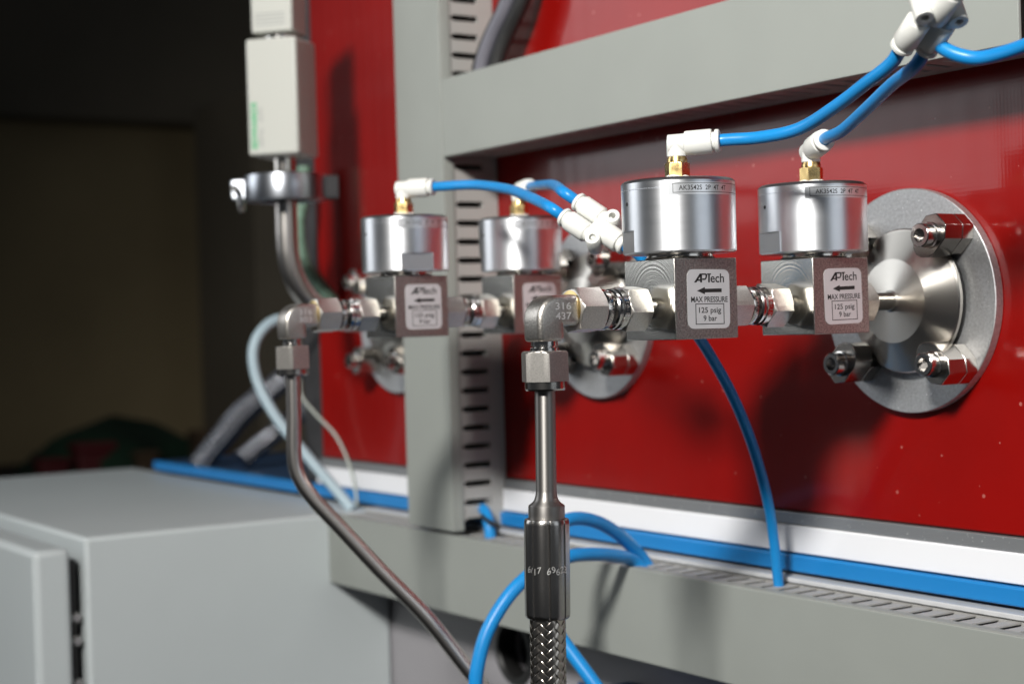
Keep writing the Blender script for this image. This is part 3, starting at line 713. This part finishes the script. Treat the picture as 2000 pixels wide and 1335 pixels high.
air_tube(run(e1, [(22.0, 16.4, 50.1), (36.6, 18.9, 51.2), (55.1, 16.4, 55.6), (71.0, 12.6, 59.8)], SA[0]), 'blue air tube arching from the front valve elbow to the splitter at top right')
air_tube(run(e2, [(27.2, 46.4, 52.8), (48.0, 36.2, 56.6), (68.7, 25.9, 60.7)], SA[1]), 'lower blue air tube of the two running up to the top splitter')
air_tube([(95.5, 16.5, 69), (97.4, 15.6, 66.4), (101.4, 16.9, 63.8), (105.7, 20.3, 62.4), (108.2, 27.8, 64.0), (109.4, 37.1, 66.9), (110, 46, 69.5)], 'short blue air tube sagging to the right edge under the splitter')
air_tube(run(e3, [(-156.2, 21.0, 50.8), (-122.0, 14.9, 46.0), (-89.6, 2.4, 40.3)], SB[1]), 'blue air tube from the leftmost valve, running in front of the slotted duct')
air_tube(run(e4, [(-146.5, 47.5, 50.4), (-107.9, 26.1, 46.7), (-78.7, 8.5, 42.7)], SB[0]), 'short curved blue air tube from the valve behind the stamped elbow')
o_, a_ = SB[2]
air_tube([o_-a_*3, o_+a_*2, o_+a_*7+Vector((-1.5, 1.5, 0)), (-29.5, 13.5, 8.0), (-33.5, 27.0, -4.0), (-41.0, 43.8, -16.5), (-46.8, 61.2, -35.3), (-50.9, 74.7, -57.0), (-55.4, 85.5, -81.3), (-61.0, 93.5, -107.2), (-62.6, 96.5, -118)], 'blue air tube hanging below the front valve and entering the lower duct')
air_tube([(-140.9, 95.0, -115.3), (-141.3, 90.9, -108.1), (-139.2, 83.2, -101.5), (-134.7, 72.0, -94.0), (-129.6, 58.0, -87.6), (-124.9, 43.3, -84.6), (-122.3, 32.7, -87.1), (-119.3, 26.1, -96.2), (-116.3, 23.1, -109.6), (-111.8, 22.5, -121.9), (-107.3, 25.5, -130.1), (-96.1, 31.4, -145.3), (-86.8, 36.1, -160.0)],
         'thicker blue tube leaving the lower duct and passing behind the hose ferrule', 2.75)
air_tube([(-136.4, 88.0, -112.9), (-137.0, 81.6, -106.6), (-131.8, 69.5, -103.0), (-125.7, 53.4, -100.0), (-121.5, 37.9, -98.9), (-121.0, 24.0, -101.8), (-122.1, 11.2, -109.9), (-123.7, 1.2, -122.8), (-124.3, -3.6, -135.1), (-124.9, -4.8, -146.9), (-124.6, -0.9, -163.2)],
         'thicker blue tube looping out left of the braided hose to the bottom edge', 2.75)
air_tube([(-278, 96, -97), (-272, 94, -98), (-267, 92.5, -102), (-265.0, 92, -108), (-265, 92, -114)], 'short piece of blue tube at the foot of the upright duct', 2.75)


# ================================================================== VACUUM GAUGE ON PORT C
GX, GYY = -377.0, 41.5
tag(MB().tube([(GX, 92, -2), (GX, 84, -2), (GX, 76, -1.5), (GX, 66, 1.2), (GX, 57, 6.2), (GX, 50, 13.2), (GX, 44.8, 22.2), (GX, 42.2, 32), (GX, GYY, 42), (GX, GYY, 52), (GX, GYY, 63)], 5.9, 32, 8).build('gauge_pipe', 'steel_drawn', None, 0, 60, loc=(GX, 92, -2)),
    'polished bent pipe rising from the left port to the clamp', 'pipe')
cl = thing('pipe_clamp', (GX, GYY, 62), 'silver pipe clamp with wing bolt under the white gauge', 'clamp')
MB().lathe([(13.2, .4), (20.4, 0), (21.2, .2), (21.5, .7), (21.5, 12.9), (21.2, 13.4), (20.4, 13.6), (13.2, 13.2), (12.4, 9), (12.4, 5)], 72, cap0=False, cap1=False).build('band', 'aluminium_clamp', cl, 0, 40)
MB().lathe([(5.9, 2), (12.3, 4.5), (12.3, 9), (5.9, 12)], 48).build('flange_pair', 'steel_smooth', cl)
va = math.atan2(CP.y-GYY, CP.x-GX)       # azimuth from the gauge to the open side of the machine
A = ROT(math.degrees(va)-98)
MB().box(19.5, 28, -4.2, -1.0, 1.6, 12, A).box(19.5, 28, 1.0, 4.2, 1.6, 12, A).build('clamp_lug', 'aluminium_clamp', cl, .8)
MB().lathe([(1.8, -11), (1.8, 9)], 18, A @ T(25.0, 0, 6.8) @ Matrix.Rotation(PI/2, 4, 'X')).build('clamp_bolt', 'chrome', cl)
wb = MB(); wb.lathe([(3.9, 5), (3.9, 9.5), (2.6, 11)], 24, A @ T(25.0, 0, 6.8) @ Matrix.Rotation(PI/2, 4, 'X'))
for s_ in (-1, 1): wb.box(23.5, 26.5, -12.5, -6.5, 6.8+s_*3.0-1.0, 6.8+s_*12+1.0, A @ T(0, 0, 0)) if s_ < 0 else wb.box(23.5, 26.5, -12.5, -6.5, 9.0, 13.5, A)
wb.build('wing_nut', 'chrome', cl, .7)
A2 = ROT(math.degrees(va)+100)
MB().box(15.5, 27, -9.5, 1.5, .6, 13.0, A2).build('clamp_hinge', 'post_black', cl, .8)  # black stands in for the dark surroundings the metal hinge reflects

gg = thing('vacuum_gauge', (GX, GYY, 78), 'white rectangular vacuum gauge head with green lettering on the clamp', 'gauge')
MB().lathe([(5.6, -.6), (5.6, 7.8)], 36).build('gauge_neck', 'steel_smooth', gg)
G = ROT(41.5)
MB().box(-14, 14, -14, 14, 7.4, 68, G).build('housing', 'gauge_plastic', gg, 1.4, segs=3)
MB().lathe([(8.2, 68), (8.2, 70.6), (7.4, 71)], 28, G).build('connector_ring', 'chrome', gg)
MB().box(-11.5, 11.5, -11.5, 8.5, 71.2, 105, G).build('plug', 'gauge_plastic', gg, 1.0)
pl = MB()
for k in range(4): pl.box(-9, 7.5, -11.62, -11.52, 75.0+k*1.9, 75.5+k*1.9, G)
pl.build('plug_printing', 'print_grey', gg)
MB().box(-8, 8, 9.2, 13.2, 71.4, 105, G).build('plug_latch', 'rubber_black', gg, .6)
v, f = text_fit('EDWARDS', 0, 24, 0, 3.6, bold=.03); M = G @ basis((0, 0, 1), (-1, 0, 0), (0, -1, 0), (-8.5, -14.06, 11)); MB().add(v, f, M).build('logo', 'print_green', gg)
v, f = text_fit('APG  XM', 0, 20, 0, 2.3); M = G @ basis((0, 0, 1), (-1, 0, 0), (0, -1, 0), (-5.2, -14.06, 11.5)); MB().add(v, f, M).build('model_text', 'print_grey', gg)

# ================================================================== CABLES
def cable(name, pts, r, material, label, cat, sub=10, group=None):
    return tag(MB().tube(pts, r, 16, sub).build(name, material, None, 0, 60, loc=pts[0]), label, cat, group)
cable('signal_cable', [(-476.4, 114.0, -5.1), (-471.6, 84.9, 1.0), (-470.7, 70.5, -3.5), (-470.0, 62.2, -16.5), (-466.0, 62.4, -35.0), (-456.1, 69.1, -56.1), (-443.0, 81.5, -78.5), (-428.1, 92.9, -99.0), (-420, 97.6, -108.8)], 3.1, 'cable_blue_grey', 'pale blue-grey cable looping left of the bent steel tube', 'cable')
cable('earth_wire', [(-476.8, 94.5, -35.2), (-473.4, 94.1, -45.8), (-463.0, 98.8, -57.0), (-448.5, 103.1, -68.4), (-435.7, 104.7, -84.6), (-427.9, 104.3, -100.5), (-425.3, 103.0, -108.6)], .85, 'wire_sheath', 'thin pale green wire curving across the red panel foot', 'wire')
def conduit(pts, R, label):
    P = smooth_path(pts, 60); m_ = MB(); rings = []; n = None; ln = 0.0; seg = 96
    for i, p in enumerate(P):
        t = (P[min(i+1, len(P)-1)]-P[max(i-1, 0)]).normalized()
        if i: ln += (p-P[i-1]).length
        if n is None: n = t.orthogonal().normalized()
        n = (n-t*n.dot(t)).normalized(); b = t.cross(n); ring = []
        for k in range(seg):
            th = 2*PI*k/seg; r = R+.9*math.sin(6*th+ln*.8)*math.sin(6*th-ln*.8)
            ring.append(p+(n*math.cos(th)+b*math.sin(th))*r)
        rings.append(ring)
    m_.rings(rings)
    return tag(m_.build('braided_conduit', 'conduit_braid', None, 0, 70, loc=pts[0]), label, 'conduit', 'braided conduits behind the deck')
conduit([(-678, 112.0, -99), (-673.7, 117, -91.0), (-666.6, 128, -76), (-665.9, 143.0, -61.3), (-668.0, 176.6, -39.1), (-669.6, 211.1, -19.9)], 8.0, 'left braided metal conduit rising from the blue deck')
conduit([(-627.2, 120.5, -94.1), (-628.5, 144.9, -78.1), (-636.9, 168.9, -65.5), (-642.9, 196.5, -52.5)], 6.5, 'thinner braided metal conduit behind the bent steel tube')
cable('cable_bundle', [(-461, 94, 90), (-461.3, 93.0, 72.0), (-462.8, 90.3, 58.5), (-462.6, 90.3, 43.5), (-460.6, 93.2, 31.3), (-456.2, 99.7, 20.5), (-452, 106, 10)], 4.0, 'cable_green', 'green cable bundle between the bent gauge pipe and the red panel', 'cable')
for k, (dx, dy, lb, mt) in enumerate([(0, 0, 'dark grey cable above the upper duct, nearest the upright duct', 'rubber_black'), (7.5, -3.0, 'grey cable above the upper duct, middle of three', 'cable_grey'), (14.5, 1.0, 'black cable above the upper duct, farthest from the upright duct', 'rubber_black')]):
    cable('power_cable', [(-236+dx, 100+dy, 172), (-241.4+dx, 99+dy, 156), (-247.9+dx, 97+dy, 143.6), (-256.5+dx, 95+dy, 132.5), (-262.3+dx, 93+dy, 121.1), (-265.0+dx, 92+dy, 110)], 3.6, mt, lb, 'cable', group='cables dropping into the upper duct')
cable('zip_tie', [(-274, 95, -101), (-268, 90, -99.5), (-261, 88.5, -101), (-254, 90, -103.5)], 1.0, 'rubber_black', 'black cable tie tail at the foot of the upright duct', 'cable tie')
